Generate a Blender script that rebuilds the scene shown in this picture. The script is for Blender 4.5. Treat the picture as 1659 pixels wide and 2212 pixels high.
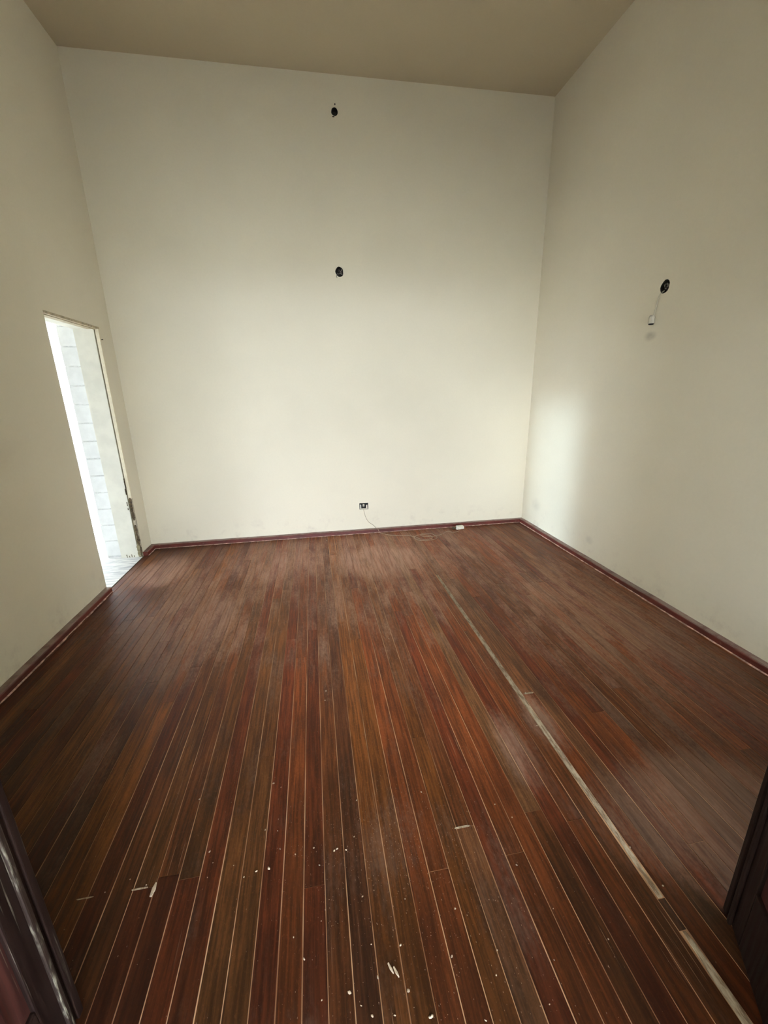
import bpy, bmesh, math, random
from mathutils import Vector, Matrix, Euler

# ---------------------------------------------------------------- start clean
for o in list(bpy.data.objects):
    bpy.data.objects.remove(o, do_unlink=True)
sc = bpy.context.scene
COL = sc.collection
rnd = random.Random(7)

# ---------------------------------------------------------------- measures (metres)
XL, XR, YB, H = -1.766, 2.426, 4.420, 4.154        # room: left, right, back walls, ceiling
YF = 0.05                                           # inner face of the front wall (camera in its doorway)
CAM_H = 1.5407

# ---------------------------------------------------------------- camera
cam = bpy.data.cameras.new('camera')
cam_o = bpy.data.objects.new('camera', cam)
COL.objects.link(cam_o)
R0 = Vector((0.985557506, -0.168352665, -0.018269697))   # right
R1 = Vector((0.064718733, 0.274764566, 0.959330975))     # up
R2 = Vector((0.156486061, 0.946658235, -0.281691852))    # forward
m = Matrix(((R0.x, R1.x, -R2.x, 0), (R0.y, R1.y, -R2.y, 0), (R0.z, R1.z, -R2.z, CAM_H), (0, 0, 0, 1)))
cam_o.matrix_world = m
cam.sensor_fit = 'VERTICAL'
cam.sensor_height = 36.0
cam.lens = 885.302 / 2212 * 36.0
cam.clip_start = 0.02
cam.clip_end = 200
sc.camera = cam_o

# ---------------------------------------------------------------- sky, sun, exposure
SKY = 24.0
w = bpy.data.worlds.new('overcast_sky')
sc.world = w
w.use_nodes = True
bg = w.node_tree.nodes['Background']
bg.inputs['Color'].default_value = (0.86, 0.965, 1.11, 1)
bg.inputs['Strength'].default_value = SKY

sun = bpy.data.lights.new('hazy_sun', 'SUN')
sun.energy = 1.25
sun.angle = math.radians(5.5)
sun.color = (0.60, 0.82, 1.0)
sun_o = bpy.data.objects.new('hazy_sun', sun)
COL.objects.link(sun_o)
sun_o.rotation_euler = Vector((4.2, 0.07, -0.70)).to_track_quat('-Z', 'Y').to_euler()
sun_o.location = (-9, 4.5, 4)

def portal(name, loc, size, direction):
    a = bpy.data.lights.new(name, 'AREA')
    a.shape = 'RECTANGLE'
    a.size, a.size_y = size
    a.cycles.is_portal = True
    o = bpy.data.objects.new(name, a)
    COL.objects.link(o)
    o.location = loc
    o.rotation_euler = Vector(direction).to_track_quat('-Z', 'Z').to_euler()
    return o

sc.view_settings.view_transform = 'Standard'
sc.view_settings.look = 'None'
sc.view_settings.gamma = 1.0
sc.view_settings.use_curve_mapping = False
sc.view_settings.exposure = 0.38

# ---------------------------------------------------------------- node helpers
def new_mat(name):
    mt = bpy.data.materials.new(name)
    mt.use_nodes = True
    nt = mt.node_tree
    b = nt.nodes['Principled BSDF']
    return mt, nt, b

class NB:
    """tiny node builder"""
    def __init__(s, nt):
        s.nt = nt
    def n(s, t, **kw):
        nd = s.nt.nodes.new(t)
        for k, v in kw.items():
            setattr(nd, k, v)
        return nd
    def put(s, sock, v):
        if v is None:
            return
        if hasattr(v, 'is_output') or isinstance(v, bpy.types.NodeSocket):
            s.nt.links.new(v, sock)
        else:
            sock.default_value = v
    def math(s, op, a, b=None, c=None, clamp=False):
        nd = s.n('ShaderNodeMath', operation=op, use_clamp=clamp)
        for i, v in enumerate((a, b, c)):
            if v is not None:
                s.put(nd.inputs[i], v)
        return nd.outputs[0]
    def vmath(s, op, a, b=None, out=0):
        nd = s.n('ShaderNodeVectorMath', operation=op)
        s.put(nd.inputs[0], a)
        if b is not None:
            s.put(nd.inputs[1], b)
        return nd.outputs[out]
    def noise(s, vec, scale=5, detail=3, rough=0.55, dist=0.0):
        nd = s.n('ShaderNodeTexNoise')
        s.put(nd.inputs['Vector'], vec)
        s.put(nd.inputs['Scale'], scale)
        s.put(nd.inputs['Detail'], detail)
        s.put(nd.inputs['Roughness'], rough)
        s.put(nd.inputs['Distortion'], dist)
        return nd.outputs[0]
    def ramp(s, v, lo, hi, a=0.0, b=1.0, smooth=True):
        nd = s.n('ShaderNodeMapRange')
        nd.interpolation_type = 'SMOOTHSTEP' if smooth else 'LINEAR'
        s.put(nd.inputs[0], v)
        for i, x in enumerate((lo, hi, a, b)):
            s.put(nd.inputs[i + 1], x)
        return nd.outputs[0]
    def mix(s, f, a, b, mode='MIX'):
        nd = s.n('ShaderNodeMix', data_type='RGBA', blend_type=mode)
        s.put(nd.inputs[0], f)
        s.put(nd.inputs[6], a if not isinstance(a, tuple) else (*a, 1)[:4])
        s.put(nd.inputs[7], b if not isinstance(b, tuple) else (*b, 1)[:4])
        return nd.outputs[2]
    def pos(s):
        return s.n('ShaderNodeNewGeometry').outputs['Position']
    def scaled(s, vec, v):
        return s.vmath('MULTIPLY', vec, v)
    def bump(s, h, strength, dist, b):
        nd = s.n('ShaderNodeBump')
        nd.inputs['Strength'].default_value = strength
        nd.inputs['Distance'].default_value = dist
        s.put(nd.inputs['Height'], h)
        s.nt.links.new(nd.outputs[0], b.inputs['Normal'])

def plain(name, col, rough=0.6, metal=0.0, var=0.15, scale=40, spec=0.5):
    mt, nt, b = new_mat(name)
    g = NB(nt)
    f = g.ramp(g.noise(g.pos(), scale, 4), 0.3, 0.7)
    c = g.mix(f, tuple(x * (1 - var) for x in col), tuple(min(1, x * (1 + var)) for x in col))
    g.put(b.inputs['Base Color'], c)
    b.inputs['Roughness'].default_value = rough
    b.inputs['Metallic'].default_value = metal
    b.inputs['Specular IOR Level'].default_value = spec
    return mt

def plaster(name, col, smudges_shadows=(), rough=0.85):
    """painted plaster: roller grain, faint mottling, a few smudges and painted shadows (centre, radius, strength)"""
    mt, nt, b = new_mat(name)
    g = NB(nt)
    p = g.pos()
    big = g.ramp(g.noise(p, 1.1, 3), 0.3, 0.7)
    fine = g.ramp(g.noise(p, 55, 3), 0.25, 0.75)
    c = g.mix(big, tuple(x * 0.965 for x in col), tuple(min(1, x * 1.02) for x in col))
    c = g.mix(g.math('MULTIPLY', fine, 0.10), c, tuple(x * 0.82 for x in col))
    # scuffs and grime kicked up along the foot of the wall
    z = g.n('ShaderNodeSeparateXYZ')
    g.put(z.inputs[0], p)
    foot = g.math('MULTIPLY', g.ramp(z.outputs[2], 0.04, 0.32, 1.0, 0.0),
                  g.ramp(g.noise(p, 7, 5, 0.65), 0.50, 0.75))
    c = g.mix(g.math('MULTIPLY', foot, 0.28), c, (0.36, 0.27, 0.22))
    for ctr, rad, st in smudges_shadows:
        d = g.vmath('DISTANCE', g.vmath('DIVIDE', p, rad), tuple(a / r for a, r in zip(ctr, rad)), 1)
        f = g.math('MULTIPLY', g.ramp(d, 0.15, 1.0, 1.0, 0.0), g.ramp(g.noise(p, 18, 3), 0.25, 0.6, 0.5, 1.0))
        c = g.mix(g.math('MULTIPLY', f, st), c, (0.22, 0.19, 0.15))
    g.put(b.inputs['Base Color'], c)
    b.inputs['Roughness'].default_value = rough
    b.inputs['Specular IOR Level'].default_value = 0.25
    g.bump(g.noise(p, 140, 3), 0.12, 0.004, b)
    return mt

PAINT = (0.80, 0.736, 0.585)
M_BACK = plaster('wall_paint_back', PAINT)
M_RIGHT = plaster('wall_paint_right', PAINT,
                  [((XR, 2.812, 1.888), (0.2, 0.075, 0.045), 0.42), ((XR, 2.80, 2.075), (0.2, 0.025, 0.09), 0.16),  # painted shadows of the hanging lamp holder and its cord
                   ((XR, 4.12, 0.28), (0.3, 0.13, 0.10), 0.16), ((XR, 3.17, 0.20), (0.3, 0.07, 0.05), 0.22)])
M_LEFT = plaster('wall_paint_left', PAINT)
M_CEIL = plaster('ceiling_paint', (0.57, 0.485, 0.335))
M_CREAM = plain('cream_gloss_paint', (0.80, 0.73, 0.55), 0.5, var=0.06)
M_REVEAL = plain('pale_reveal_plaster', (0.80, 0.78, 0.68), 0.8, var=0.05, scale=8)
M_BLOCK = plain('white_block_paint', (0.80, 0.81, 0.80), 0.85, var=0.04, scale=14)
M_MORTAR = plain('grey_mortar', (0.70, 0.71, 0.70), 0.9)
M_FRAMETAN = plain('tan_door_frame', (0.50, 0.42, 0.28), 0.75, var=0.25, scale=30)  # mottled tan, darker than the cream of the jamb
M_GALLERY = plain('bare_cement_render', (0.34, 0.33, 0.30), 0.9, var=0.15, scale=4)
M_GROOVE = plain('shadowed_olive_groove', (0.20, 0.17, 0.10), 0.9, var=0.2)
M_FOOT = plain('stained_jamb_foot', (0.46, 0.40, 0.30), 0.9, var=0.3, scale=50)
M_CONC = plain('outdoor_concrete', (0.55, 0.54, 0.50), 0.9, var=0.2, scale=3)
M_YARD = plain('dry_yard_ground', (0.56, 0.53, 0.46), 0.95, var=0.25, scale=1.2)
M_ROTTEN = plain('rotten_brown_wood', (0.085, 0.058, 0.03), 0.95, var=0.6, scale=70)
M_OLIVE = plain('crumbling_olive_render', (0.24, 0.205, 0.12), 0.95, var=0.4, scale=60)
M_DARKMETAL = plain('rusty_dark_metal', (0.012, 0.010, 0.008), 0.8, var=0.4)
M_WIRE_D = plain('dark_wire_insulation', (0.03, 0.022, 0.018), 0.5)
M_WIRE_G = plain('grey_wire_insulation', (0.34, 0.31, 0.27), 0.5)
M_WIRE_W = plain('old_white_cord', (0.52, 0.48, 0.38), 0.55)
M_WIRE_T = plain('tan_cord', (0.40, 0.29, 0.19), 0.6)
M_IVORY = plain('ivory_plastic', (0.74, 0.70, 0.58), 0.45, var=0.05)
M_CHIP = plain('plaster_chip', (0.44, 0.34, 0.25), 0.9, var=0.25, scale=90)
M_GRIT = plain('fine_grit', (0.27, 0.175, 0.115), 0.95, var=0.3, scale=120)
M_BLACK = plain('black_void_paint', (0.006, 0.005, 0.004), 0.9)

def streaky_concrete():
    mt, nt, b = new_mat('streaked_pale_concrete')
    g = NB(nt)
    p = g.pos()
    f = g.ramp(g.noise(g.scaled(p, (1.2, 7, 1)), 4, 5, 0.6), 0.38, 0.66)
    c = g.mix(f, (0.78, 0.77, 0.72), (0.42, 0.43, 0.43))
    g.put(b.inputs['Base Color'], c)
    b.inputs['Roughness'].default_value = 0.8
    return mt
M_STREAK = streaky_concrete()

def wood_floor():
    mt, nt, b = new_mat('worn_red_floorboard')
    g = NB(nt)
    oi = g.n('ShaderNodeObjectInfo')
    p = g.pos()
    rv = g.n('ShaderNodeCombineXYZ')
    g.put(rv.inputs[2], g.math('MULTIPLY', oi.outputs['Random'], 60.0))
    g.put(rv.inputs[1], g.math('MULTIPLY', oi.outputs['Random'], 23.0))
    pr = g.vmath('ADD', p, rv.outputs[0])
    # grain, long streaks along the board
    grain = g.noise(g.scaled(pr, (1.0, 0.045, 1.0)), 95, 5, 0.62, 0.4)
    broad = g.noise(g.scaled(pr, (1.0, 0.12, 1.0)), 14, 3, 0.5, 0.6)
    base = oi.outputs['Color']
    c = g.mix(g.ramp(grain, 0.35, 0.68), g.mix(1.0, base, (0.52, 0.46, 0.42), 'MULTIPLY'), g.mix(1.0, base, (1.35, 1.30, 1.25), 'MULTIPLY'))
    c = g.mix(g.ramp(broad, 0.52, 0.72, 0.0, 0.55), c, g.mix(1.0, base, (0.45, 0.36, 0.34), 'MULTIPLY'))
    # scuffed, pitted varnish
    pit = g.noise(g.scaled(p, (1.0, 0.55, 1.0)), 150, 4, 0.7)
    c = g.mix(g.ramp(pit, 0.54, 0.72, 0.0, 0.42), c, g.mix(1.0, base, (2.0, 2.1, 2.3), 'MULTIPLY'))
    c = g.mix(g.ramp(pit, 0.46, 0.30, 0.0, 0.45), c, g.mix(1.0, base, (0.40, 0.34, 0.30), 'MULTIPLY'))
    # worn, dusty patches; the one by the right leaf paints a light pool
    sep = g.n('ShaderNodeSeparateXYZ')
    g.put(sep.inputs[0], p)
    px, py = sep.outputs[0], sep.outputs[1]
    bias = None
    for cx, cy, rx, ry, st in ((0.3, 3.7, 2.6, 2.1, 0.20), (1.9, 2.3, 1.0, 1.9, 0.22), (-0.95, 2.9, 0.9, 1.1, 0.24), (0.55, 3.55, 0.75, 0.75, 0.40), (0.62, 3.0, 0.30, 0.75, 0.22), (-0.3, 3.6, 0.9, 0.7, 0.22),
                               (-1.45, 3.75, 0.45, 0.55, 0.36), (-0.75, 2.6, 0.55, 0.8, 0.20), (0.24, 1.05, 0.34, 0.26, 0.15),
                               (0.50, 0.85, 0.22, 0.35, 0.17), (0.78, 1.35, 0.10, 0.35, 0.30), (1.38, 0.92, 0.62, 0.46, 0.36),  # last patch lightens the boards like a pool of window light
                               (1.0, 1.5, 0.12, 0.3, 0.24), (1.6, 2.6, 0.7, 1.3, 0.10), (-1.05, 1.6, 0.16, 0.30, 0.16)):
        dx = g.math('DIVIDE', g.math('SUBTRACT', px, cx), rx)
        dy = g.math('DIVIDE', g.math('SUBTRACT', py, cy), ry)
        d = g.math('SQRT', g.math('ADD', g.math('MULTIPLY', dx, dx), g.math('MULTIPLY', dy, dy)))
        v = g.ramp(d, 0.2, 1.0, st, 0.0)
        bias = v if bias is None else g.math('MAXIMUM', bias, v)
    blotch = g.noise(g.scaled(g.vmath('ADD', p, g.scaled(rv.outputs[0], (0, 0, 0.010))), (1.0, 0.42, 1.0)), 4.0, 7, 0.70)
    fleck = g.noise(g.scaled(p, (1.0, 0.40, 1.0)), 85, 5, 0.75)
    dust_and_light = g.ramp(g.math('ADD', g.math('ADD', blotch, bias), g.math('MULTIPLY', g.math('SUBTRACT', fleck, 0.5), 0.45)), 0.53, 0.90)
    streak = g.noise(g.scaled(pr, (1.0, 0.06, 1.0)), 55, 4, 0.65)
    dust_and_light = g.math('MULTIPLY', dust_and_light, g.ramp(streak, 0.32, 0.62, 0.42, 1.0))
    c = g.mix(g.math('MULTIPLY', dust_and_light, 0.78), c, (0.41, 0.24, 0.165))
    # light falloff painted into the boards: dark towards the entrance, brighter over the room
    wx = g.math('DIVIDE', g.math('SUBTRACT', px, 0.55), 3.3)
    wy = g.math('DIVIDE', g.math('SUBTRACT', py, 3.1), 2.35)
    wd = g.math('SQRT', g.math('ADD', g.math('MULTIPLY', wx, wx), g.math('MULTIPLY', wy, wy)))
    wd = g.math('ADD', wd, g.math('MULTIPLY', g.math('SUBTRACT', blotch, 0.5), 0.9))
    painted_falloff = g.ramp(wd, 0.35, 1.12, 1.34, 0.33)  # brightness factor of the painted falloff
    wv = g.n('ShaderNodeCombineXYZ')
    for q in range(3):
        g.put(wv.inputs[q], painted_falloff)
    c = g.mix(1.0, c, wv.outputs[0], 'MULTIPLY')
    # scratches along the boards
    scr = g.ramp(g.noise(g.scaled(pr, (1.0, 0.014, 1.0)), 230, 2, 0.5), 0.66, 0.72)
    scr = g.math('MULTIPLY', scr, g.ramp(g.noise(p, 2.3, 2), 0.48, 0.66))
    c = g.mix(g.math('MULTIPLY', scr, 0.5), c, (0.40, 0.24, 0.14))
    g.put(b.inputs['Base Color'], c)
    r = g.math('ADD', g.ramp(dust_and_light, 0.0, 1.0, 0.50, 0.72), g.math('MULTIPLY', g.math('SUBTRACT', grain, 0.5), 0.25))
    g.put(b.inputs['Roughness'], r)
    b.inputs['Specular IOR Level'].default_value = 0.24
    g.bump(grain, 0.18, 0.002, b)
    return mt
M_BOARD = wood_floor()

def seam_dust():
    mt, nt, b = new_mat('dust_packed_joints')
    g = NB(nt)
    p = g.pos()
    f = g.ramp(g.noise(g.scaled(p, (1.0, 0.35, 1.0)), 6, 4, 0.6), 0.38, 0.62)
    sep = g.n('ShaderNodeSeparateXYZ')
    g.put(sep.inputs[0], p)
    f = g.math('MULTIPLY', f, g.ramp(sep.outputs[0], -1.3, -0.5, 0.15, 1.0))
    c = g.mix(f, (0.26, 0.125, 0.062), (0.60, 0.36, 0.21))
    g.put(b.inputs['Base Color'], c)
    b.inputs['Roughness'].default_value = 0.95
    return mt
M_SEAM = seam_dust()

def pale_strip():
    mt, nt, b = new_mat('pale_filler_strip')
    g = NB(nt)
    p = g.pos()
    f = g.ramp(g.noise(g.scaled(p, (1.0, 0.22, 1.0)), 60, 6, 0.72), 0.36, 0.62)
    c = g.mix(f, (0.17, 0.105, 0.06), (0.44, 0.35, 0.25))
    g.put(b.inputs['Base Color'], c)
    b.inputs['Roughness'].default_value = 0.85
    return mt
M_STRIP = pale_strip()

def skirting_paint():
    mt, nt, b = new_mat('dark_red_skirting_paint')
    g = NB(nt)
    geo = g.n('ShaderNodeNewGeometry')
    p = geo.outputs['Position']
    sep = g.n('ShaderNodeSeparateXYZ')
    g.put(sep.inputs[0], geo.outputs['True Normal'])
    n1 = g.noise(p, 5, 4, 0.6)
    c = g.mix(g.ramp(n1, 0.35, 0.65), (0.085, 0.016, 0.010), (0.145, 0.024, 0.015))
    chips = g.ramp(g.noise(p, 26, 4, 0.65), 0.62, 0.72)
    c = g.mix(g.math('MULTIPLY', chips, 0.55), c, (0.20, 0.13, 0.09))
    # dust settled on the flat top
    top = g.math('MULTIPLY', g.ramp(sep.outputs[2], 0.75, 0.95), g.ramp(g.noise(p, 12, 4, 0.6), 0.30, 0.60, 0.20, 0.72))
    c = g.mix(top, c, (0.34, 0.265, 0.22))
    g.put(b.inputs['Base Color'], c)
    b.inputs['Roughness'].default_value = 0.5
    return mt
M_SKIRT = skirting_paint()

def door_wood(name, col):
    mt, nt, b = new_mat(name)
    g = NB(nt)
    p = g.pos()
    grain = g.noise(g.scaled(p, (1.0, 1.0, 0.05)), 60, 5, 0.6)
    c = g.mix(g.ramp(grain, 0.3, 0.7), tuple(x * 0.55 for x in col), tuple(x * 1.35 for x in col))
    scr = g.ramp(g.noise(g.scaled(p, (1.0, 1.0, 0.02)), 120, 2), 0.62, 0.70)
    scr = g.math('MULTIPLY', scr, g.ramp(g.noise(p, 5, 3), 0.46, 0.60))
    c = g.mix(g.math('MULTIPLY', scr, 0.6), c, (0.22, 0.19, 0.15))
    g.put(b.inputs['Base Color'], c)
    g.put(b.inputs['Roughness'], g.ramp(grain, 0.3, 0.7, 0.5, 0.7))
    b.inputs['Specular IOR Level'].default_value = 0.16
    g.bump(grain, 0.2, 0.002, b)
    return mt
M_DOOR = door_wood('dark_stained_door_wood', (0.016, 0.0075, 0.006))
M_DOORP = door_wood('maroon_door_panel', (0.062, 0.020, 0.017))

def worn_edge():
    mt, nt, b = new_mat('worn_moulding_edge')
    g = NB(nt)
    p = g.pos()
    f = g.math('MULTIPLY', g.ramp(g.noise(g.scaled(p, (1, 1, 0.10)), 130, 4, 0.7), 0.46, 0.62), g.ramp(g.noise(g.scaled(p, (1, 1, 0.6)), 9, 4, 0.7), 0.44, 0.62))
    c = g.mix(f, (0.022, 0.012, 0.009), (0.34, 0.31, 0.24))
    g.put(b.inputs['Base Color'], c)
    b.inputs['Roughness'].default_value = 0.5
    return mt
M_WORN = worn_edge()

# ---------------------------------------------------------------- mesh helpers
def link(name, me, mat, parent=None):
    o = bpy.data.objects.new(name, me)
    COL.objects.link(o)
    if mat is not None and len(me.materials) == 0:
        me.materials.append(mat)
    if parent is not None:
        o.parent = parent
    return o

BOXF = [(0, 3, 2, 1), (4, 5, 6, 7), (0, 1, 5, 4), (1, 2, 6, 5), (2, 3, 7, 6), (3, 0, 4, 7)]
def boxes_mesh(name, boxes):
    vs, fs = [], []
    for x0, x1, y0, y1, z0, z1 in boxes:
        k = len(vs)
        vs += [(x0, y0, z0), (x1, y0, z0), (x1, y1, z0), (x0, y1, z0), (x0, y0, z1), (x1, y0, z1), (x1, y1, z1), (x0, y1, z1)]
        fs += [tuple(k + i for i in f) for f in BOXF]
    me = bpy.data.meshes.new(name)
    me.from_pydata(vs, [], fs)
    me.update()
    return me

def bevel_mesh(me, width, seg=2):
    bm = bmesh.new()
    bm.from_mesh(me)
    bmesh.ops.bevel(bm, geom=bm.edges[:], offset=width, segments=seg, affect='EDGES', profile=0.6)
    bm.to_mesh(me)
    bm.free()
    return me

def box(name, b, mat, parent=None, bevel=0.0):
    me = boxes_mesh(name, [b])
    if bevel:
        bevel_mesh(me, bevel)
    return link(name, me, mat, parent)

def struct(o):
    o['kind'] = 'structure'
    return o

def tag(o, label, cat, group=None):
    o['label'] = label
    o['category'] = cat
    if group:
        o['group'] = group
    return o

def empty(name, loc):
    o = bpy.data.objects.new(name, None)
    COL.objects.link(o)
    o.location = loc
    o.empty_display_size = 0.05
    return o

def tube_mesh(name, pts, r, sides=6, closed=False, smooth_steps=6):
    """swept tube through a Catmull-Rom curve"""
    P = [Vector(p) for p in pts]
    path = []
    for i in range(len(P) - 1):
        p0 = P[max(i - 1, 0)]; p1 = P[i]; p2 = P[i + 1]; p3 = P[min(i + 2, len(P) - 1)]
        for k in range(smooth_steps):
            t = k / smooth_steps
            path.append(0.5 * ((2 * p1) + (p2 - p0) * t + (2 * p0 - 5 * p1 + 4 * p2 - p3) * t * t + (3 * p1 - p0 - 3 * p2 + p3) * t ** 3))
    path.append(P[-1])
    vs, fs = [], []
    prev = None
    for i, c in enumerate(path):
        d = (path[min(i + 1, len(path) - 1)] - path[max(i - 1, 0)])
        d = d.normalized() if d.length > 1e-9 else Vector((0, 0, 1))
        if prev is None:
            u = d.cross(Vector((0, 0, 1)))
            if u.length < 1e-3:
                u = d.cross(Vector((1, 0, 0)))
            u.normalize()
        else:
            u = (prev - d * prev.dot(d)).normalized()
        prev = u
        v = d.cross(u)
        for s in range(sides):
            a = 2 * math.pi * s / sides
            vs.append(c + (u * math.cos(a) + v * math.sin(a)) * r)
        if i:
            k = (i - 1) * sides
            for s in range(sides):
                fs.append((k + s, k + (s + 1) % sides, k + sides + (s + 1) % sides, k + sides + s))
    n = len(path)
    fs.append(tuple(reversed(range(sides))))
    fs.append(tuple((n - 1) * sides + s for s in range(sides)))
    me = bpy.data.meshes.new(name)
    me.from_pydata([tuple(v) for v in vs], [], fs)
    me.update()
    for pl in me.polygons:
        pl.use_smooth = True
    return me

def rod(name, pts, r, mat, parent=None, sides=6):
    return link(name, tube_mesh(name, pts, r, sides), mat, parent)

def cut(o, cutters):
    """cut holes for the electrical boxes into a wall"""
    for c in cutters:
        md = o.modifiers.new('hole', 'BOOLEAN')
        md.operation = 'DIFFERENCE'
        md.solver = 'EXACT'
        md.object = c
    dg = bpy.context.evaluated_depsgraph_get()
    me = bpy.data.meshes.new_from_object(o.evaluated_get(dg))
    o.modifiers.clear()
    o.data = me
    for c in cutters:
        bpy.data.objects.remove(c, do_unlink=True)

def disc_outline(rx, rz, n, wob, seed):
    rr = random.Random(seed)
    ph = [rr.uniform(0, 6.28) for _ in range(3)]
    out = []
    for i in range(n):
        a = 2 * math.pi * i / n
        k = 1 + wob * (0.5 * math.sin(2 * a + ph[0]) + 0.3 * math.sin(3 * a + ph[1]) + 0.35 * math.sin(5 * a + ph[2]))
        out.append((rx * k * math.cos(a), rz * k * math.sin(a)))
    return out

def prism(name, outline, axis, c, d0, d1):
    """prism of a 2D outline: axis 'y' -> outline in x,z ; axis 'x' -> outline in y,z"""
    vs = []
    for d in (d0, d1):
        for a, b in outline:
            vs.append((c[0] + a, d, c[2] + b) if axis == 'y' else (d, c[1] + a, c[2] + b))
    n = len(outline)
    fs = [tuple(range(n)), tuple(reversed(range(n, 2 * n)))]
    for i in range(n):
        j = (i + 1) % n
        fs.append((i, i + n, j + n, j))
    me = bpy.data.meshes.new(name)
    me.from_pydata(vs, [], fs)
    bm = bmesh.new(); bm.from_mesh(me)
    bmesh.ops.recalc_face_normals(bm, faces=bm.faces[:])
    bm.to_mesh(me); bm.free()
    return me

# ================================================================= THE ROOM SHELL
D0, D1, DH = 3.412, 4.185, 2.114          # doorway in the left wall
T = 0.19                                   # wall thickness
DX0, DX1 = -0.70, 0.76                     # front doorway, camera stands in it
FH = 2.50
WX0, WX1, WZ0, WZ1 = 1.70, 2.36, 0.30, 2.00    # window in the front wall, right of the doorway

wall_back = struct(link('wall_back', boxes_mesh('wall_back', [(XL - T, XR + T, YB, YB + 0.2, -0.1, H)]), M_BACK))
wall_right = struct(link('wall_right', boxes_mesh('wall_right', [(XR, XR + T, YF - T, YB, -0.1, H)]), M_RIGHT))
wall_left = struct(link('wall_left', boxes_mesh('wall_left', [
    (XL - T, XL, YF - T, D0, -0.1, H), (XL - T, XL, D1, YB, -0.1, H), (XL - T, XL, D0, D1, DH, H)]), M_LEFT))
wall_front = struct(link('wall_front', boxes_mesh('wall_front', [
    (XL, DX0, YF - T, YF, -0.1, H), (DX0, DX1, YF - T, YF, FH, H), (DX1, WX0, YF - T, YF, -0.1, H),
    (WX0, WX1, YF - T, YF, -0.1, WZ0), (WX0, WX1, YF - T, YF, WZ1, H), (WX1, XR, YF - T, YF, -0.1, H)]), M_LEFT))
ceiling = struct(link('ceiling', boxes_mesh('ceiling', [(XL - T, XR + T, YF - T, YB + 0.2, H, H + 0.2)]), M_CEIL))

portal('doorway_portal', ((DX0 + DX1) / 2, YF - T + 0.01, FH / 2), (DX1 - DX0, FH), (0, 1, 0))
portal('window_portal', ((WX0 + WX1) / 2, YF - T + 0.01, (WZ0 + WZ1) / 2), (WX1 - WX0, WZ1 - WZ0), (0, 1, 0))
portal('side_door_portal', (XL - T - 0.005, (D0 + D1) / 2, DH / 2), (D1 - D0, DH), (1, 0, 0))

# ---- holes for the electrical boxes
UP = (0.360, YB, 3.894)
MID = (0.342, YB, 2.650)
RH = (XR, 2.748, 2.194)
OUT = (0.502, YB, 0.309)
def cutter(name, outline, axis, c, d0, d1):
    return link(name, prism(name, outline, axis, c, d0, d1), None)
oct_u = disc_outline(0.029, 0.033, 18, 0.06, 3)
oct_m = disc_outline(0.040, 0.043, 18, 0.10, 5)
oct_r = disc_outline(0.040, 0.044, 18, 0.08, 9)
rect_o = [(-0.050, -0.037), (0.050, -0.037), (0.050, 0.036), (-0.050, 0.037)]
cut(wall_back, [cutter('c1', oct_u, 'y', UP, YB - 0.05, YB + 0.06), cutter('c2', oct_m, 'y', MID, YB - 0.05, YB + 0.06),
                cutter('c3', rect_o, 'y', OUT, YB - 0.05, YB + 0.045)])
cut(wall_right, [cutter('c4', oct_r, 'x', RH, XR - 0.05, XR + 0.06)])

# ================================================================= FLOOR
floor = struct(link('floor', boxes_mesh('floor', [(XL, XR, YF - T, YB, -0.1, -0.0016)]), M_SEAM))

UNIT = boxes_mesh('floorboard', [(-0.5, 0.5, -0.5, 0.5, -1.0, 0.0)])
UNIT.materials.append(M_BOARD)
PAL = dict(rust=(.150, .036, .009), amber=(.150, .052, .010), red=(.095, .014, .005), maroon=(.055, .008, .004),
           brown=(.105, .033, .010), olive=(.110, .046, .013), grey=(.130, .062, .028), dark=(.060, .022, .010), tan=(.20, .105, .045))
PITCH = 0.0685
# column 0 starts at the seam x = 0.078; tones of the columns told apart in the photograph (near half, far half)
TONE = {-13: ('maroon', 'brown'), -14: ('amber', 'brown'), -15: ('amber', 'olive'), -16: ('dark', 'brown'), -17: ('maroon', 'brown'),
        -12: ('brown', 'brown'), -11: ('maroon', 'olive'), -10: ('maroon', 'brown'), -9: ('red', 'olive'), -8: ('red', 'dark'),
        -7: ('olive', 'rust'), -6: ('olive', 'brown'), -5: ('red', 'rust'), -4: ('rust', 'rust'), -3: ('red', 'brown'),
        -2: ('brown', 'rust'), -1: ('dark', 'dark'), 0: ('amber', 'rust'), 1: ('amber', 'brown'), 2: ('rust', 'red'),
        3: ('rust', 'rust'), 4: ('amber', 'rust'), 5: ('grey', 'brown'), 6: ('red', 'rust'), 7: ('rust', 'brown'),
        8: ('rust', 'red'), 9: ('brown', 'tan'), 10: ('red', 'brown'), 11: ('rust', 'rust'), 12: ('brown', 'red')}
# end joints read off the photograph
JOINTS = {9: [1.068], 13: [1.655], 5: [1.058], -11: [1.060], -10: [1.085], -9: [1.065], 10: [3.32], 6: [2.62], 8: [2.9], 16: [0.86], -14: [1.95],
          -4: [2.2], 2: [3.05], -1: [2.75], -7: [3.0]}
STRIP0, STRIP1 = 0.9665, 0.9925
y0f, y1f = YF + 0.002, YB - 0.012
bounds = []
x = 0.078
cols = []
k = 0
while True:                                   # columns to the right of the first seam
    a = 0.078 + PITCH * k
    if k >= 13:
        a = STRIP1 + PITCH * (k - 13)
    if a > XR - 0.02:
        break
    bnd = min(a + PITCH, XR - 0.004)
    if k == 12:
        bnd = STRIP0
    cols.append((k, a, bnd))
    k += 1
k = -1
while True:
    bnd = 0.078 + PITCH * (k + 1)
    if bnd < XL + 0.02:
        break
    cols.append((k, max(bnd - PITCH, XL + 0.004), bnd))
    k -= 1
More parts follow.
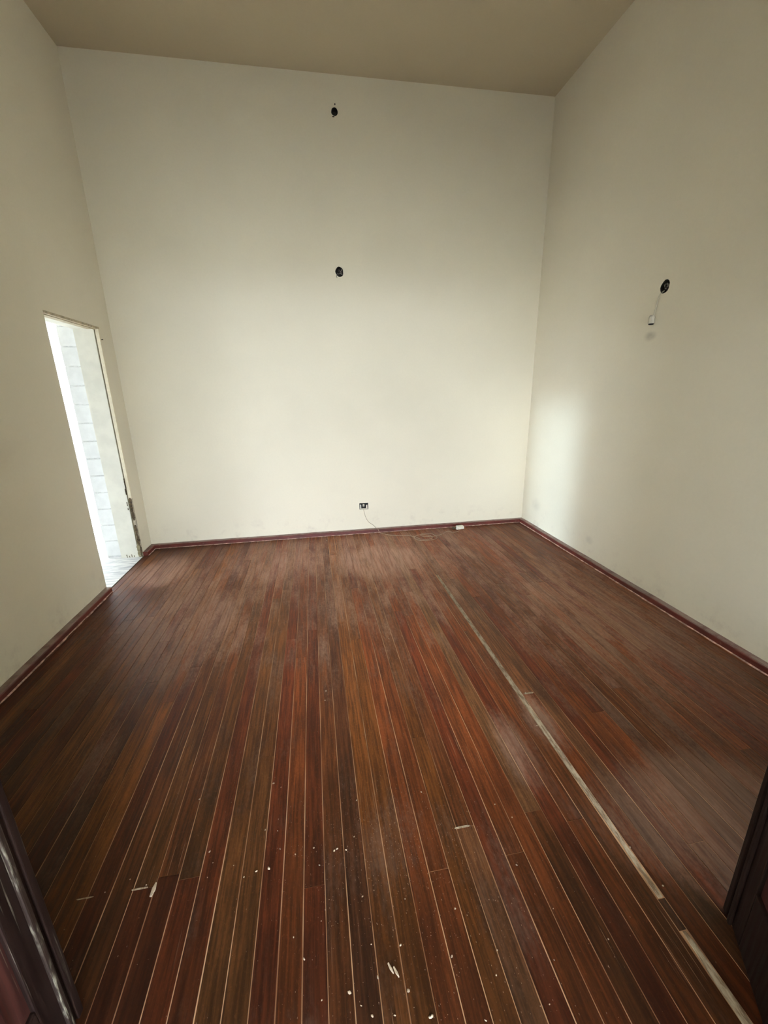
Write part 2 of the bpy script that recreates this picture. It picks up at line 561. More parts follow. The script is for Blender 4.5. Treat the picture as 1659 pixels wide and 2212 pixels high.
NAMES = ['rust', 'brown', 'red', 'brown', 'rust', 'olive', 'grey', 'brown', 'maroon']
n_board = 0
for k, a, bnd in sorted(cols):
    js = list(JOINTS.get(k, []))
    if not js:
        js = [rnd.uniform(0.5, 3.9)]
    if rnd.random() < 0.45:
        e = js[0] + rnd.choice((-1, 1)) * rnd.uniform(1.3, 2.0)
        if 0.6 < e < 4.0:
            js.append(e)
    ys = [y0f] + sorted(js) + [y1f]
    for i in range(len(ys) - 1):
        ya, yb = ys[i] + 0.0009, ys[i + 1] - 0.0009
        if k in TONE:
            nm = TONE[k][min(i, 1)] if k in JOINTS else TONE[k][0]
        elif k > 12:
            nm = rnd.choice(['rust', 'brown', 'brown', 'red', 'grey', 'rust'])
        else:
            nm = rnd.choice(['maroon', 'brown', 'maroon', 'dark', 'olive'])
        f = rnd.uniform(0.85, 1.15)
        ga = rnd.uniform(0.0011, 0.0021)
        gb = rnd.uniform(0.0011, 0.0021)
        o = bpy.data.objects.new('floorboard', UNIT)
        COL.objects.link(o)
        o.parent = floor
        xa, xb = a + ga, bnd - gb
        o.location = ((xa + xb) / 2, (ya + yb) / 2, rnd.uniform(-0.0004, 0.0004))
        o.scale = (xb - xa, yb - ya, 0.006)
        mw = 0.42 if i == 0 else 0.52
        f *= 1.30
        o.color = (*[(c * (1 - mw) + e * mw) * f for c, e in zip(PAL[nm], (.118, .035, .0095))], 1)
        n_board += 1

def ragged_strip(name, x0, x1, ya, yb, zt, mat, parent, step=0.03, wob=0.004, seed=1):
    rr = random.Random(seed)
    n = max(2, int((yb - ya) / step))
    vs, fs = [], []
    for i in range(n + 1):
        y = ya + (yb - ya) * i / n
        t = min(1.0, 6 * i / n, 6 * (n - i) / n)
        xa = x0 + rr.uniform(0, wob) + (1 - t) * 0.006
        xb = x1 - rr.uniform(0, wob) - (1 - t) * 0.006
        z = zt + rr.uniform(-0.0006, 0.0004)
        vs += [(xa, y, z), (xb, y, z), (xb, y, zt - 0.006), (xa, y, zt - 0.006)]
        if i:
            q = (i - 1) * 4
            for s in range(4):
                fs.append((q + s, q + (s + 1) % 4, q + 4 + (s + 1) % 4, q + 4 + s))
    fs.append((0, 1, 2, 3)); fs.append(tuple(n * 4 + s for s in (3, 2, 1, 0)))
    me = bpy.data.meshes.new(name)
    me.from_pydata(vs, [], fs)
    bm = bmesh.new(); bm.from_mesh(me)
    bmesh.ops.recalc_face_normals(bm, faces=bm.faces[:])
    bm.to_mesh(me); bm.free()
    return link(name, me, mat, parent)
for i, (ya, yb) in enumerate(((0.06, 0.655), (0.74, 3.16))):
    s = ragged_strip('filler_strip', STRIP0 - 0.001, STRIP1 + 0.001, ya, yb, 0.0009, M_STRIP, floor, seed=i + 3)
    s['label'] = 'pale dusty filler strip between the boards'
# slips of the same wood where the pale strip is missing
for ya, yb in ((0.658, 0.737), (3.165, y1f)):
    o = bpy.data.objects.new('floorboard', UNIT)
    COL.objects.link(o)
    o.parent = floor
    o.location = ((STRIP0 + STRIP1) / 2, (ya + yb) / 2, -0.0003)
    o.scale = (STRIP1 - STRIP0 - 0.003, yb - ya, 0.006)
    o.color = (.13, .045, .016, 1)
# white filler at board ends
for cx, cy, wx, wy in ((1.028, 1.657, 0.062, 0.010), (0.445, 1.06, 0.062, 0.006), (-0.655, 1.062, 0.055, 0.005), (-0.82, 1.065, 0.055, 0.004)):
    s = ragged_strip('joint_filler', cx - wx / 2, cx + wx / 2, cy - wy / 2, cy + wy / 2, 0.0008, M_STRIP, floor, step=wy / 4, wob=0.006, seed=int(cx * 100))

# ---- baseboards
BH, BT = 0.041, 0.044
def skirting(name, p0, p1, inward):
    """moulded skirting run from p0 to p1 (x,y), projecting along 'inward'"""
    p0, p1, nrm = Vector((*p0, 0)), Vector((*p1, 0)), Vector((*inward, 0))
    prof = [(0, 0.0005), (BT, 0.0005), (BT, BH - 0.010), (BT - 0.003, BH - 0.004), (BT - 0.010, BH), (0.0, BH + 0.001)]
    L = (p1 - p0).length
    n = max(2, int(L / 0.25))
    rr = random.Random(len(name))
    vs, fs = [], []
    for i in range(n + 1):
        c = p0.lerp(p1, i / n)
        dz = rr.uniform(-0.0015, 0.0015)
        for d, z in prof:
            vs.append(tuple(c + nrm * d + Vector((0, 0, z + (dz if z > 0.01 else 0)))))
        if i:
            q = (i - 1) * 6
            for s in range(6):
                fs.append((q + s, q + (s + 1) % 6, q + 6 + (s + 1) % 6, q + 6 + s))
    fs.append(tuple(range(6))); fs.append(tuple(n * 6 + s for s in reversed(range(6))))
    me = bpy.data.meshes.new(name)
    me.from_pydata(vs, [], fs)
    bm = bmesh.new(); bm.from_mesh(me)
    bmesh.ops.recalc_face_normals(bm, faces=bm.faces[:])
    bm.to_mesh(me); bm.free()
    o = struct(link(name, me, M_SKIRT))
    # pale line of dust and old sealant where it meets the boards
    a = p0 + nrm * BT
    b2 = p1 + nrm * BT
    m2 = int(L / 0.05)
    vs, fs = [], []
    for i in range(m2 + 1):
        c = a.lerp(b2, i / m2)
        wd = rr.uniform(0.004, 0.013)
        vs += [tuple(c + Vector((0, 0, 0.0006))), tuple(c + nrm * wd + Vector((0, 0, 0.0006))), tuple(c + Vector((0, 0, 0.0045)))]
        if i:
            q = (i - 1) * 3
            fs += [(q, q + 1, q + 4, q + 3), (q + 1, q + 2, q + 5, q + 4), (q + 2, q, q + 3, q + 5)]
    me = bpy.data.meshes.new('dust_line')
    me.from_pydata(vs, [], fs)
    bm = bmesh.new(); bm.from_mesh(me)
    bmesh.ops.recalc_face_normals(bm, faces=bm.faces[:])
    bm.to_mesh(me); bm.free()
    d = link('dust_line', me, M_DUSTLINE, o)
    return o
M_DUSTLINE = plain('pinkish_dust_line', (0.52, 0.34, 0.28), 0.95, var=0.5, scale=25)
skirting('baseboard_back', (XL, YB), (XR, YB), (0, -1))
skirting('baseboard_right', (XR, YF), (XR, YB - BT), (-1, 0))
skirting('baseboard_left', (XL, YF), (XL, D0 - 0.012), (1, 0))
skirting('baseboard_corner', (XL, D1 + 0.002), (XL, YB - BT), (1, 0))

# ================================================================= SIDE DOORWAY (left wall) : frame, reveal, threshold
door_1 = empty('door_1', (XL, (D0 + D1) / 2, 0)); struct(door_1)
door_1['label'] = 'cream painted frame of the side doorway, rotten at its foot'
def dpart(name, b, mat, bevel=0.002):
    o = box(name, b, mat, None, bevel)
    o.parent = door_1
    o.matrix_parent_inverse = Matrix.Translation(-door_1.location)
    return o
# right hand side of the opening: thin jamb, shadow groove, plastered reveal (all facing into the opening)
RY = 4.165                                 # plane of the reveal
dpart('jamb', (XL - 0.0236, XL + 0.003, RY - 0.001, D1 + 0.001, 0.60, 2.100), M_CREAM, 0.0015)
dpart('jamb_foot', (XL - 0.0236, XL + 0.001, RY + 0.002, D1 + 0.001, 0.0, 0.60), M_FOOT, 0.0015)
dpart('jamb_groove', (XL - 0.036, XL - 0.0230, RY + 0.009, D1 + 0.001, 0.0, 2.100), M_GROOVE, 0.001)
dpart('reveal', (XL - T - 0.004, XL - 0.0355, RY, D1 + 0.001, 0.0, 2.102), M_REVEAL, 0.001)
dpart('head', (XL - 0.090, XL + 0.004, D0, D1, 2.100, DH + 0.004), M_FRAMETAN, 0.002)
dpart('head_bead', (XL - 0.030, XL - 0.018, D0, RY, 2.0945, 2.101), M_FRAMETAN, 0.001)
dpart('head_reveal', (XL - T - 0.004, XL - 0.091, D0, D1, 2.101, DH + 0.001), M_REVEAL, 0.001)
dpart('left_jamb', (XL - T - 0.004, XL - 0.002, D0 - 0.002, D0 + 0.006, 0.0, 2.100), M_FRAMETAN, 0.001)
dpart('threshold', (XL - T, XL + 0.004, D0, RY, -0.05, 0.001), M_STREAK)
dpart('threshold_edge', (XL + 0.002, XL + 0.010, D0, RY + 0.02, -0.05, 0.003), M_ROTTEN, 0.001)

# rotten foot of the jamb: brown wood and old render showing through the paint
def ragged_patch(name, xc, z0, z1, wmin, wmax, ya, yb, mat, seed):
    rr = random.Random(seed)
    n = max(4, int((z1 - z0) / 0.012))
    left = []; right = []
    for i in range(n + 1):
        z = z0 + (z1 - z0) * i / n
        e = math.sin(math.pi * (i + 0.45) / (n + 0.9)) ** 0.4
        dz = rr.uniform(-0.003, 0.003) * (0 < i < n)
        left.append((xc - rr.uniform(wmin, wmax) * 0.5 * e, z + dz))
        right.append((xc + rr.uniform(wmin, wmax) * 0.5 * e, z + dz))
    ol = right + left[::-1]
    o = link(name, prism(name, ol, 'y', (0, 0, 0), ya, yb), mat)
    o.parent = door_1
    o.matrix_parent_inverse = Matrix.Translation(-door_1.location)
    return o
for i, (xc, z0, z1, a, b2) in enumerate(((XL - 0.012, 0.54, 0.61, 0.014, 0.026), (XL - 0.013, 0.46, 0.56, 0.018, 0.028), (XL - 0.011, 0.385, 0.47, 0.018, 0.028),
                                         (XL - 0.012, 0.22, 0.335, 0.014, 0.026), (XL - 0.010, 0.125, 0.235, 0.014, 0.026), (XL - 0.004, 0.00, 0.13, 0.008, 0.014),
                                         (XL - 0.030, 0.70, 0.80, 0.004, 0.010), (XL - 0.036, 0.64, 0.70, 0.004, 0.008), (XL - 0.045, 0.53, 0.57, 0.003, 0.008), (XL - 0.044, 0.49, 0.51, 0.003, 0.007))):
    ragged_patch('rotten_wood', xc, z0, z1, a, b2, RY - 0.003 - 0.0004 * i, RY + 0.010, M_ROTTEN, 20 + i)
ragged_patch('exposed_render', XL - 0.021, 0.0, 0.145, 0.024, 0.046, RY - 0.0035, RY + 0.01, M_OLIVE, 31)
for i in range(4):
    ragged_patch('render_crack', XL - 0.075 - 0.022 * i, 0.004, 0.022 + 0.012 * (i % 2), 0.004, 0.014, RY - 0.001, RY + 0.004, M_GROOVE, 60 + i)

# ---- outside the side door: block pier, gallery floor and walls, outer wall and roof added to shape light
pier = empty('block_pier', (XL - T - 0.072, 4.40, 0)); struct(pier)
pier['label'] = 'white painted block pier just outside the side doorway'
PX0, PX1, PY0, PY1 = XL - T - 0.150, XL - T - 0.001, 4.204, 4.60
core = box('mortar_core', (PX0 + 0.006, PX1, PY0 + 0.005, PY1, -0.08, 3.04), M_MORTAR)
core.parent = pier; core.matrix_parent_inverse = Matrix.Translation(-pier.location)
BLK = bevel_mesh(boxes_mesh('block', [(PX0, PX1 - 0.001, PY0, PY1 - 0.002, 0, 0.1555)]), 0.004, 1)
BLK.materials.append(M_BLOCK)
z = 0.018
while z < 2.80:
    o = bpy.data.objects.new('block', BLK); COL.objects.link(o)
    o.parent = pier
    o.matrix_parent_inverse = Matrix.Translation(-pier.location)
    o.location = (rnd.uniform(-0.002, 0.002), rnd.uniform(-0.003, 0.001), z)
    z += 0.1625

GX = -5.20                                  # outer wall added to the gallery
struct(box('gallery_floor', (GX - 0.15, XL - T, 0.0, 6.2, -0.10, -0.002), M_STREAK))
struct(link('added_gallery_wall', boxes_mesh('added_gallery_wall', [
    (GX - 0.15, GX, -0.1, 3.15, -0.1, 3.05), (GX - 0.15, GX, 4.12, 6.2, -0.1, 3.05), (GX - 0.15, GX, 3.15, 4.12, 2.72, 3.05), (GX - 0.15, GX, 3.15, 4.12, -0.1, 0.70)]), M_GALLERY))  # unseen wall, opening shaped to pass the sun and limit sky light
struct(box('gallery_end_wall', (GX - 0.15, XL - T, 6.2, 6.35, -0.1, 3.05), M_BLOCK))
struct(box('gallery_near_wall', (GX - 0.15, XL - T, -0.25, -0.1, -0.1, 3.05), M_GALLERY))
struct(box('added_gallery_roof', (GX - 0.30, XL - T, -0.25, 5.80, 3.05, 3.17), M_GALLERY))  # unseen roof added against the sky, stopped short to whiten the end wall

# ---- outside the front doorway: porch and yard, with roof and walls added to steer daylight
struct(box('porch_floor', (-3.4, 4.2, -6.8, YF - T, -0.10, -0.004), M_CONC))
struct(box('added_porch_roof', (-3.4, 4.2, -7.0, YF - T, 2.85, 2.97), M_REVEAL))  # unseen roof added to keep high sky off the near floor
struct(box('added_hall_wall_left', (-3.45, -3.3, -7.0, YF - T, -0.10, 2.85), M_REVEAL))  # unseen wall added to narrow the daylight onto the back wall
struct(box('added_hall_wall_right', (2.75, 2.90, -7.0, YF - T - 1.25, -0.10, 2.85), M_REVEAL))  # unseen wall added likewise, cut short to let side light in
struct(box('yard_ground', (-45, 45, -45, 45, -0.30, -0.101), M_YARD))

# ================================================================= FRONT DOUBLE DOOR (open leaves either side of the camera)
def leaf(name, hinge, tip, label, face_side, edge_mat):
    """panelled leaf built along +x from the hinge, visible face on local -y or +y (face_side)"""
    hx, hy = hinge
    d = Vector((tip[0] - hx, tip[1] - hy, 0))
    Wd = d.length
    root = empty(name, (hx, hy, 0)); struct(root)
    root['label'] = label
    root.rotation_euler = (0, 0, math.atan2(d.y, d.x))
    Hh, th = 2.46, 0.036
    s = 0.10
    zb = 0.004
    y0, y1 = (0, th) if face_side < 0 else (-th, 0)       # visible face lies on y = 0
    def pb(nm, b, mat, bev=0.004):
        return box(nm, b, mat, root, bev)
    pb('stile', (0, s, y0, y1, zb, Hh), M_DOOR)
    pb('stile', (Wd - s, Wd, y0, y1, zb, Hh), M_DOOR)
    for za, zc in ((zb, 0.22), (0.95, 1.07), (Hh - 0.12, Hh)):
        pb('rail', (s, Wd - s, y0, y1, za, zc), M_DOOR)
    for za, zc in ((0.22, 0.95), (1.07, Hh - 0.12)):
        pn = pb('panel', (s, Wd - s, y0 + 0.010, y1 - 0.010, za, zc), M_DOORP, 0.0)
        box('raised_field', (s + 0.05, Wd - s - 0.05, y0 + 0.003, y1 - 0.003, za + 0.05, zc - 0.05), M_DOORP, pn, 0.006)
    f = face_side
    # worn moulding along the meeting edge
    e0, e1 = (0.0, 0.010 * f) if f > 0 else (0.010 * f, 0.0)
    pb('edge_moulding', (Wd - 0.050, Wd - 0.036, e0, e1, zb, Hh), edge_mat, 0.004)
    pb('edge_moulding', (Wd - 0.022, Wd - 0.002, e0 * 0.8, e1 * 0.8, zb, Hh), M_DOOR, 0.003)
    return root
leaf('door_2', (DX0, YF + 0.012), (DX0, YF + 0.745), 'dark wooden entrance leaf standing open at the left edge', -1, M_WORN)
leaf('door_3', (0.761, YF + 0.012), (1.151, 0.680), 'dark wooden entrance leaf standing open at the right edge', 1, M_DOOR)

# ================================================================= ELECTRICAL BOXES AND CORDS
def cup(name, outline, axis, c, d_front, d_back, mat, parent, k=0.97):
    """open metal box sunk in the wall"""
    ol = [(a * k, b * k) for a, b in outline]
    n = len(ol)
    vs, fs = [], []
    for d, kk in ((d_front, 1.0), (d_back, 0.96), (d_back - (0.004 if d_back < d_front else -0.004), 0.90), (d_front, 0.93)):
        for a, b in ol:
            vs.append((c[0] + a * kk, d, c[2] + b * kk) if axis == 'y' else (d, c[1] + a * kk, c[2] + b * kk))
    for ring in range(3):
        for i in range(n):
            j = (i + 1) % n
            fs.append((ring * n + i, ring * n + j, (ring + 1) * n + j, (ring + 1) * n + i))
    for i in range(n):
        j = (i + 1) % n
        fs.append((3 * n + i, 3 * n + j, j, i))
    fs.append(tuple(range(n, 2 * n)))
    me = bpy.data.meshes.new(name)
    me.from_pydata(vs, [], fs)
    bm = bmesh.new(); bm.from_mesh(me)
    bmesh.ops.recalc_face_normals(bm, faces=bm.faces[:])
    bm.to_mesh(me); bm.free()
    o = link(name, me, mat)
    o.parent = parent
    o.matrix_parent_inverse = Matrix.Translation(-parent.location)
    return o
def child(o, root):
    o.parent = root
    o.matrix_parent_inverse = Matrix.Translation(-root.location)
    return o

# upper, empty
jb = empty('junction_box', UP)
tag(jb, 'empty round black junction box, highest on the back wall', 'junction box', 'open junction boxes')
cup('box_shell', oct_u, 'y', UP, YB + 0.002, YB + 0.055, M_BLACK, jb)
child(link('screw_hole', prism('screw_hole', disc_outline(0.005, 0.008, 8, 0.1, 2), 'y', (UP[0] + 0.006, 0, UP[2] + 0.052), YB - 0.001, YB + 0.003), M_DARKMETAL), jb)
child(link('chipped_rim', prism('chipped_rim', disc_outline(0.010, 0.005, 8, 0.3, 8), 'y', (UP[0] - 0.012, 0, UP[2] - 0.037), YB - 0.001, YB + 0.003), M_ROTTEN), jb)

# middle, with wires
jb = empty('junction_box', MID)
tag(jb, 'round junction box with coiled grey wires in the middle of the back wall', 'junction box', 'open junction boxes')
cup('box_shell', oct_m, 'y', MID, YB + 0.002, YB + 0.055, M_DARKMETAL, jb)
mx, my, mz = MID
for i in range(5):
    rr = random.Random(50 + i)
    pts = [(mx + rr.uniform(-0.022, 0.022), YB + 0.045, mz + rr.uniform(-0.02, 0.02))]
    for _ in range(5):
        pts.append((mx + rr.uniform(-0.027, 0.027), YB + rr.uniform(0.004, 0.03), mz + rr.uniform(-0.028, 0.027)))
    child(rod('wire', pts, 0.0026, M_WIRE_G if i % 2 else M_WIRE_D), jb)
child(rod('wire', [(mx - 0.01, YB + 0.03, mz - 0.01), (mx - 0.022, YB + 0.003, mz - 0.025), (mx - 0.030, YB - 0.006, mz - 0.040), (mx - 0.024, YB - 0.004, mz - 0.052)], 0.0026, M_WIRE_D), jb)

# right wall, with wires
jb = empty('junction_box', RH)
tag(jb, 'round junction box with twisted wires on the right wall', 'junction box', 'open junction boxes')
cup('box_shell', oct_r, 'x', RH, XR + 0.002, XR + 0.055, M_DARKMETAL, jb)
_, ry, rz = RH
for i in range(4):
    rr = random.Random(80 + i)
    pts = [(XR + 0.045, ry + rr.uniform(-0.02, 0.02), rz + rr.uniform(-0.02, 0.02))]
    for _ in range(4):
        pts.append((XR + rr.uniform(0.002, 0.03), ry + rr.uniform(-0.026, 0.022), rz + rr.uniform(-0.026, 0.027)))
    child(rod('wire', pts, 0.003, M_WIRE_G if i % 2 == 0 else M_WIRE_D), jb)

# lamp holder hanging on a white cord from that box
SOC = (XR, 2.797, 1.988)
lh = empty('lamp_holder', SOC)
tag(lh, 'small ivory lamp holder hanging on a pale cord from the right wall box', 'lamp holder')
child(rod('cord', [(XR + 0.02, ry + 0.02, rz - 0.02), (XR - 0.004, ry + 0.030, rz - 0.046), (XR - 0.006, ry + 0.040, rz - 0.10),
                   (XR - 0.006, SOC[1] - 0.004, SOC[2] + 0.07), (XR - 0.014, SOC[1] - 0.002, SOC[2] + 0.030)], 0.0034, M_WIRE_W), lh)
def lathe(name, prof, c, n=14):
    vs, fs = [], []
    for r, zz in prof:
        for i in range(n):
            a = 2 * math.pi * i / n
            vs.append((c[0] + r * math.cos(a), c[1] + r * math.sin(a), c[2] + zz))
    for q in range(len(prof) - 1):
        for i in range(n):
            j = (i + 1) % n
            fs.append((q * n + i, q * n + j, (q + 1) * n + j, (q + 1) * n + i))
    fs.append(tuple(range(n)))
    fs.append(tuple((len(prof) - 1) * n + i for i in range(n)))
    me = bpy.data.meshes.new(name)
    me.from_pydata(vs, [], fs)
    bm = bmesh.new(); bm.from_mesh(me)
    bmesh.ops.recalc_face_normals(bm, faces=bm.faces[:])
    bm.to_mesh(me); bm.free()
    return me
cc = (XR - 0.021, SOC[1], SOC[2])
M_HOLDER = plain('grey_ivory_holder', (0.50, 0.46, 0.37), 0.5, var=0.08)
hb = child(link('holder_body', lathe('holder_body', [(0.006, 0.036), (0.014, 0.034), (0.019, 0.024), (0.020, -0.016), (0.018, -0.020)], cc), M_HOLDER), lh)
link('holder_mouth', lathe('holder_mouth', [(0.0165, -0.0195), (0.0165, -0.026), (0.011, -0.028)], cc), M_BLACK, hb)

# ---- low socket on the back wall, its cover missing
ws = empty('wall_socket', OUT)
tag(ws, 'open wall socket without cover plate low on the back wall', 'wall socket')
ox, oy, oz = OUT
cup('box_shell', [(-0.0495, -0.0365), (0.0495, -0.0365), (0.0495, 0.0355), (-0.0495, 0.0365)], 'y', OUT, YB + 0.001, YB + 0.042, M_DARKMETAL, ws, 0.995)
child(box('mounting_bracket', (ox - 0.042, ox - 0.029, YB + 0.001, YB + 0.006, oz - 0.026, oz + 0.020), M_IVORY, None, 0.001), ws)
child(box('mounting_bracket', (ox + 0.026, ox + 0.041, YB + 0.001, YB + 0.006, oz - 0.024, oz + 0.014), M_IVORY, None, 0.001), ws)
child(box('mounting_bracket', (ox - 0.045, ox + 0.045, YB + 0.002, YB + 0.005, oz - 0.034, oz - 0.024), M_HOLDER, None, 0.001), ws)
child(box('socket_body', (ox - 0.012, ox + 0.008, YB + 0.006, YB + 0.03, oz - 0.006, oz + 0.022), M_HOLDER, None, 0.002), ws)
child(box('terminal', (ox + 0.010, ox + 0.019, YB + 0.012, YB + 0.03, oz - 0.012, oz + 0.016), M_DARKMETAL, None, 0.001), ws)

# ---- cord from the socket, over the skirting, coiled on the floor, ending in a plug
cord = empty('extension_cord', (0.9, 4.2, 0))
tag(cord, 'thin pale cord trailing from the wall socket to an ivory plug', 'cord')
zf = 0.0032
pts = [(0.501, YB + 0.012, 0.285), (0.500, YB - 0.004, 0.262), (0.510, YB - 0.004, 0.208), (0.529, YB - 0.004, 0.157), (0.555, YB - 0.005, 0.116), (0.602, YB - 0.010, 0.080),
       (0.628, YB - 0.030, 0.055), (0.650, YB - 0.052, 0.040), (0.668, 4.345, zf + 0.002), (0.72, 4.29, zf), (0.80, 4.23, zf), (0.949, 4.190, zf), (1.03, 4.13, zf), (1.06, 4.06, zf),
       (1.13, 4.03, zf), (1.20, 4.06, zf), (1.19, 4.15, zf), (1.09, 4.19, zf), (1.01, 4.12, zf), (1.04, 4.02, zf), (1.16, 3.99, zf + 0.004),
       (1.25, 4.05, zf), (1.23, 4.17, zf + 0.004), (1.13, 4.22, zf), (1.10, 4.13, zf + 0.005), (1.22, 4.10, zf + 0.004), (1.33, 4.15, zf), (1.43, 4.24, zf), (1.47, 4.18, zf), (1.55, 4.20, zf + 0.004), (1.565, 4.25, 0.018)]
child(rod('cable', pts, 0.0021, M_WIRE_T), cord)
pl = (1.595, 4.285, 0.022)
me = bevel_mesh(boxes_mesh('plug', [(-0.052, 0.046, -0.024, 0.024, -0.020, 0.022)]), 0.010, 2)
for v in me.vertices:
    v.co.x *= 1.0 - 0.12 * (v.co.z > 0)
    v.co.z *= 1.0 - 3.5 * max(0, v.co.x - 0.01)
o = link('plug', me, M_IVORY)
o.location = pl
o.rotation_euler = (0, 0, 0.12)
child(o, cord)
bl = link('cord_grip', tube_mesh('cord_grip', [(1.505, 4.30, 0.016), (1.52, 4.29, 0.018), (1.545, 4.285, 0.02)], 0.012, 8), M_ROTTEN)
child(bl, cord)

# ---- nail beside the side doorway
nail = rod('nail', [(XL + 0.016, 4.190, 2.020), (XL + 0.008, 4.190, 2.018), (XL - 0.01, 4.190, 2.016)], 0.004, M_ROTTEN)
tag(nail, 'small rusty nail in the wall beside the side doorway', 'nail')

# ================================================================= LOOSE BITS ON THE FLOOR
def chip_mesh(seed, flat):
    rr = random.Random(seed)
    bm = bmesh.new()
    bmesh.ops.create_icosphere(bm, subdivisions=1, radius=1.0)
    for v in bm.verts:
        v.co *= rr.uniform(0.65, 1.2)
        v.co.z = max(v.co.z * flat, -0.25)
    me = bpy.data.meshes.new('plaster_crumb')
    bm.to_mesh(me); bm.free()
    me.materials.append(M_CHIP)
    return me
CHIPS = [chip_mesh(100 + i, 0.5) for i in range(6)]

def floor_at(px, py):
    """where a point of the floor seen at (px, py) lies"""
    d = R0 * ((px - 829.5) / 885.302) - R1 * ((py - 1106) / 885.302) + R2
    t = -CAM_H / d.z
    return d.x * t, d.y * t
CR = [(453, 1840, 5), (605, 1834, 4), (638, 1846, 4), (678, 1832, 6), (554, 1882, 5), (581, 1876, 7), (460, 1864, 3), (600, 1795, 3), (573, 1793, 4), (590, 1693, 4),
      (431, 1727, 5), (634, 2025, 4), (657, 2072, 6), (690, 1869, 4), (607, 1701, 3), (281, 1900, 3), (227, 1928, 3), (316, 1912, 3), (754, 2144, 6), (695, 2161, 4),
      (505, 1870, 3), (527, 1895, 4), (448, 1896, 3), (983, 1963, 6), (1074, 2053, 5), (865, 2042, 6), (882, 2141, 8), (755, 2145, 7), (780, 2173, 4), (804, 2195, 6),
      (853, 2194, 5), (933, 2195, 8), (816, 2112, 6), (783, 1937, 4), (976, 2067, 6), (1072, 2107, 4), (770, 1729, 4), (910, 1711, 4), (1106, 1766, 4), (1116, 1869, 4),
      (802, 2040, 4), (875, 1942, 3), (1116, 1869, 4), (1361, 1831, 5), (1432, 1914, 5), (1069, 1738, 4), (1314, 2029, 4), (1195, 1963, 3), (930, 2198, 7), (1197, 2074, 3),
      (1072, 2106, 3), (1187, 2170, 3), (621, 1266, 3), (704, 1493, 5), (702, 1513, 4), (592, 1692, 4), (840, 1380, 4), (916, 1454, 3), (1049, 2205, 4), (694, 1990, 3),
      (402, 1181, 5), (347, 1183, 6), (1135, 1497, 5), (1160, 1568, 5), (1218, 1634, 5), (1493, 1352, 4), (706, 1168, 4), (728, 1834, 6), (722, 1838, 5), (765, 1808, 4), (748, 1836, 5)]
for i, (px, py, s) in enumerate(CR):
    fx, fy = floor_at(px, py)
    if fy > YB - BT - 0.01:
        fy = YB - BT - 0.012
    dist = math.sqrt(fx * fx + fy * fy + CAM_H ** 2)
    r = s * 0.5 * dist / 885 * 0.62
    o = bpy.data.objects.new('plaster_crumb', CHIPS[i % 6])
    COL.objects.link(o)
    o.scale = (r * rnd.uniform(0.7, 1.0), r * rnd.uniform(0.9, 1.5), r)
    o.rotation_euler = (0, 0, rnd.uniform(0, 6.28))
    o.location = (fx, fy, 0.0005 + 0.25 * r)
    if fy > 3.9:
        zl = 'tiny pale plaster crumb on the floor against the back baseboard'
    elif abs(fx - 0.98) < 0.08:
        zl = 'tiny pale plaster crumb lying on or beside the pale filler strip'
    elif fx > 1.06:
        zl = 'tiny pale plaster crumb on the boards right of the pale filler strip'
    elif fy > 1.45:
        zl = 'tiny pale plaster crumb on the boards in the middle of the room'
    elif fx < -0.55:
        zl = 'tiny pale plaster crumb on the dark boards near the left entrance leaf'
    elif fx < 0.10:
        zl = 'tiny pale plaster crumb on the front boards left of the dark middle board'
    elif fy < 0.80:
        zl = 'tiny pale plaster crumb on the boards at the bottom edge of the photo'
    else:
        zl = 'tiny pale plaster crumb on the front boards between dark middle board and filler strip'
    tag(o, zl, 'crumb', 'crumbs ' + zl[len('tiny pale plaster crumb '):])

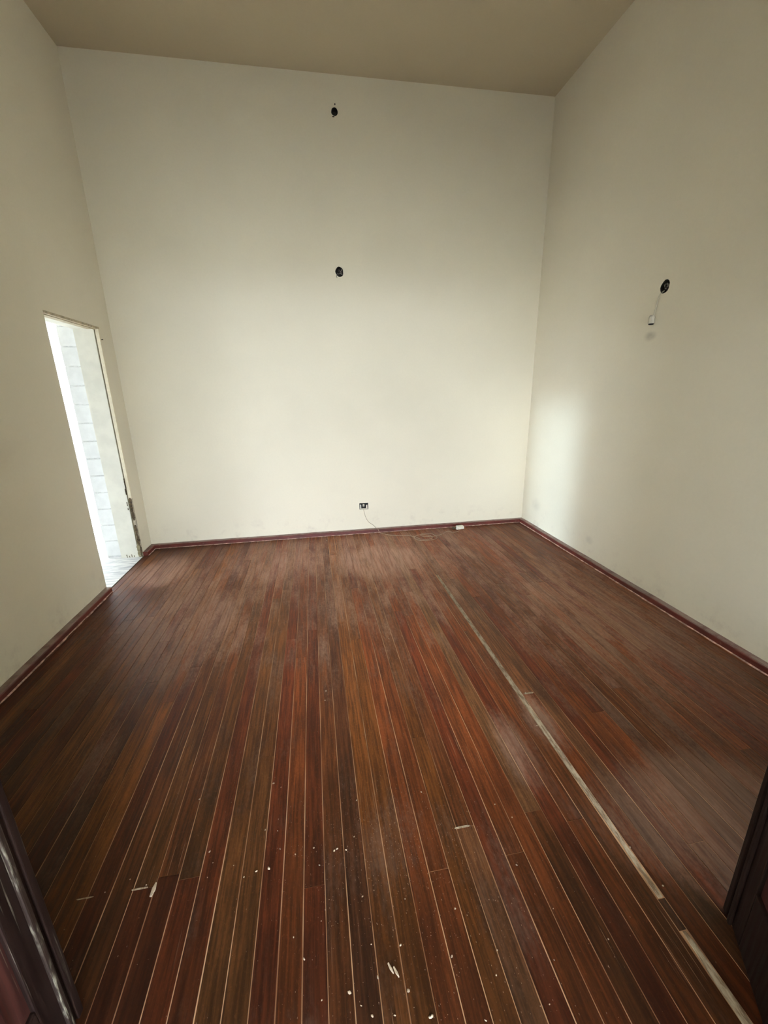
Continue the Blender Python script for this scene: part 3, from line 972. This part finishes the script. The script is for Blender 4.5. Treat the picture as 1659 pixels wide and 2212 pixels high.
# splinters
def splinter(pa, pb, wd, label):
    ax, ay = floor_at(*pa); bx_, by_ = floor_at(*pb)
    a = Vector((ax, ay, 0.003)); b2 = Vector((bx_, by_, 0.004))
    d = (b2 - a); n = Vector((-d.y, d.x, 0)).normalized() * wd
    vs = [a - n * 0.4, a + n * 0.6, a.lerp(b2, 0.6) + n, b2 + n * 0.3, b2 - n * 0.3, a.lerp(b2, 0.5) - n]
    ol = [tuple(v) for v in vs]
    k = len(ol)
    vv = [(p[0], p[1], 0.0008) for p in ol] + [(p[0], p[1], 0.0042 + 0.001 * (i % 2)) for i, p in enumerate(ol)]
    fs = [tuple(reversed(range(k))), tuple(range(k, 2 * k))] + [(i, (i + 1) % k, (i + 1) % k + k, i + k) for i in range(k)]
    me = bpy.data.meshes.new('wood_splinter')
    me.from_pydata(vv, [], fs)
    bm = bmesh.new(); bm.from_mesh(me)
    bmesh.ops.recalc_face_normals(bm, faces=bm.faces[:])
    bm.to_mesh(me); bm.free()
    o = link('wood_splinter', me, M_CHIP)
    tag(o, label, 'splinter')
splinter((326, 1938), (338, 1908), 0.006, 'long pale wood splinter at a board end on the dark left floor')
splinter((838, 2082), (850, 2104), 0.003, 'short pale splinter on the boards at the front of the floor')
splinter((850, 2090), (862, 2112), 0.003, 'second short pale splinter just right of the other one')

# fine grit swept over the boards: far too many grains to count
gv, gf = [], []
rg = random.Random(3)
spots = [(0.15, 1.05, 0.20, 0.12, 520), (0.30, 0.95, 0.20, 0.3, 420), (0.55, 3.5, 0.6, 0.6, 260), (0.25, 1.8, 0.7, 0.8, 420), (-0.1, 0.9, 0.6, 0.4, 260), (0.3, 0.65, 0.25, 0.15, 260)]
for cx, cy, sx, sy, n in spots:
    for _ in range(n):
        gx, gy = rg.gauss(cx, sx), rg.gauss(cy, sy)
        if not (XL + 0.1 < gx < XR - 0.1 and 0.3 < gy < YB - 0.1):
            continue
        r = rg.uniform(0.0005, 0.0012) * (1.5 if rg.random() < 0.08 else 1)
        a = rg.uniform(0, 6.28)
        el = rg.choice((1, 1, 2.5))
        k0 = len(gv)
        for q in range(3):
            b2 = a + q * 2.094
            gv.append((gx + r * math.cos(b2), gy + r * el * math.sin(b2), 0.0004))
        gv.append((gx, gy, 0.0006 + r * 1.1))
        gf += [(k0, k0 + 1, k0 + 3), (k0 + 1, k0 + 2, k0 + 3), (k0 + 2, k0, k0 + 3)]
me = bpy.data.meshes.new('grit')
me.from_pydata(gv, [], gf)
gr = link('grit', me, M_GRIT)
tag(gr, 'fine pale grit and dust strewn over the worn floorboards', 'grit')
gr['kind'] = 'stuff'
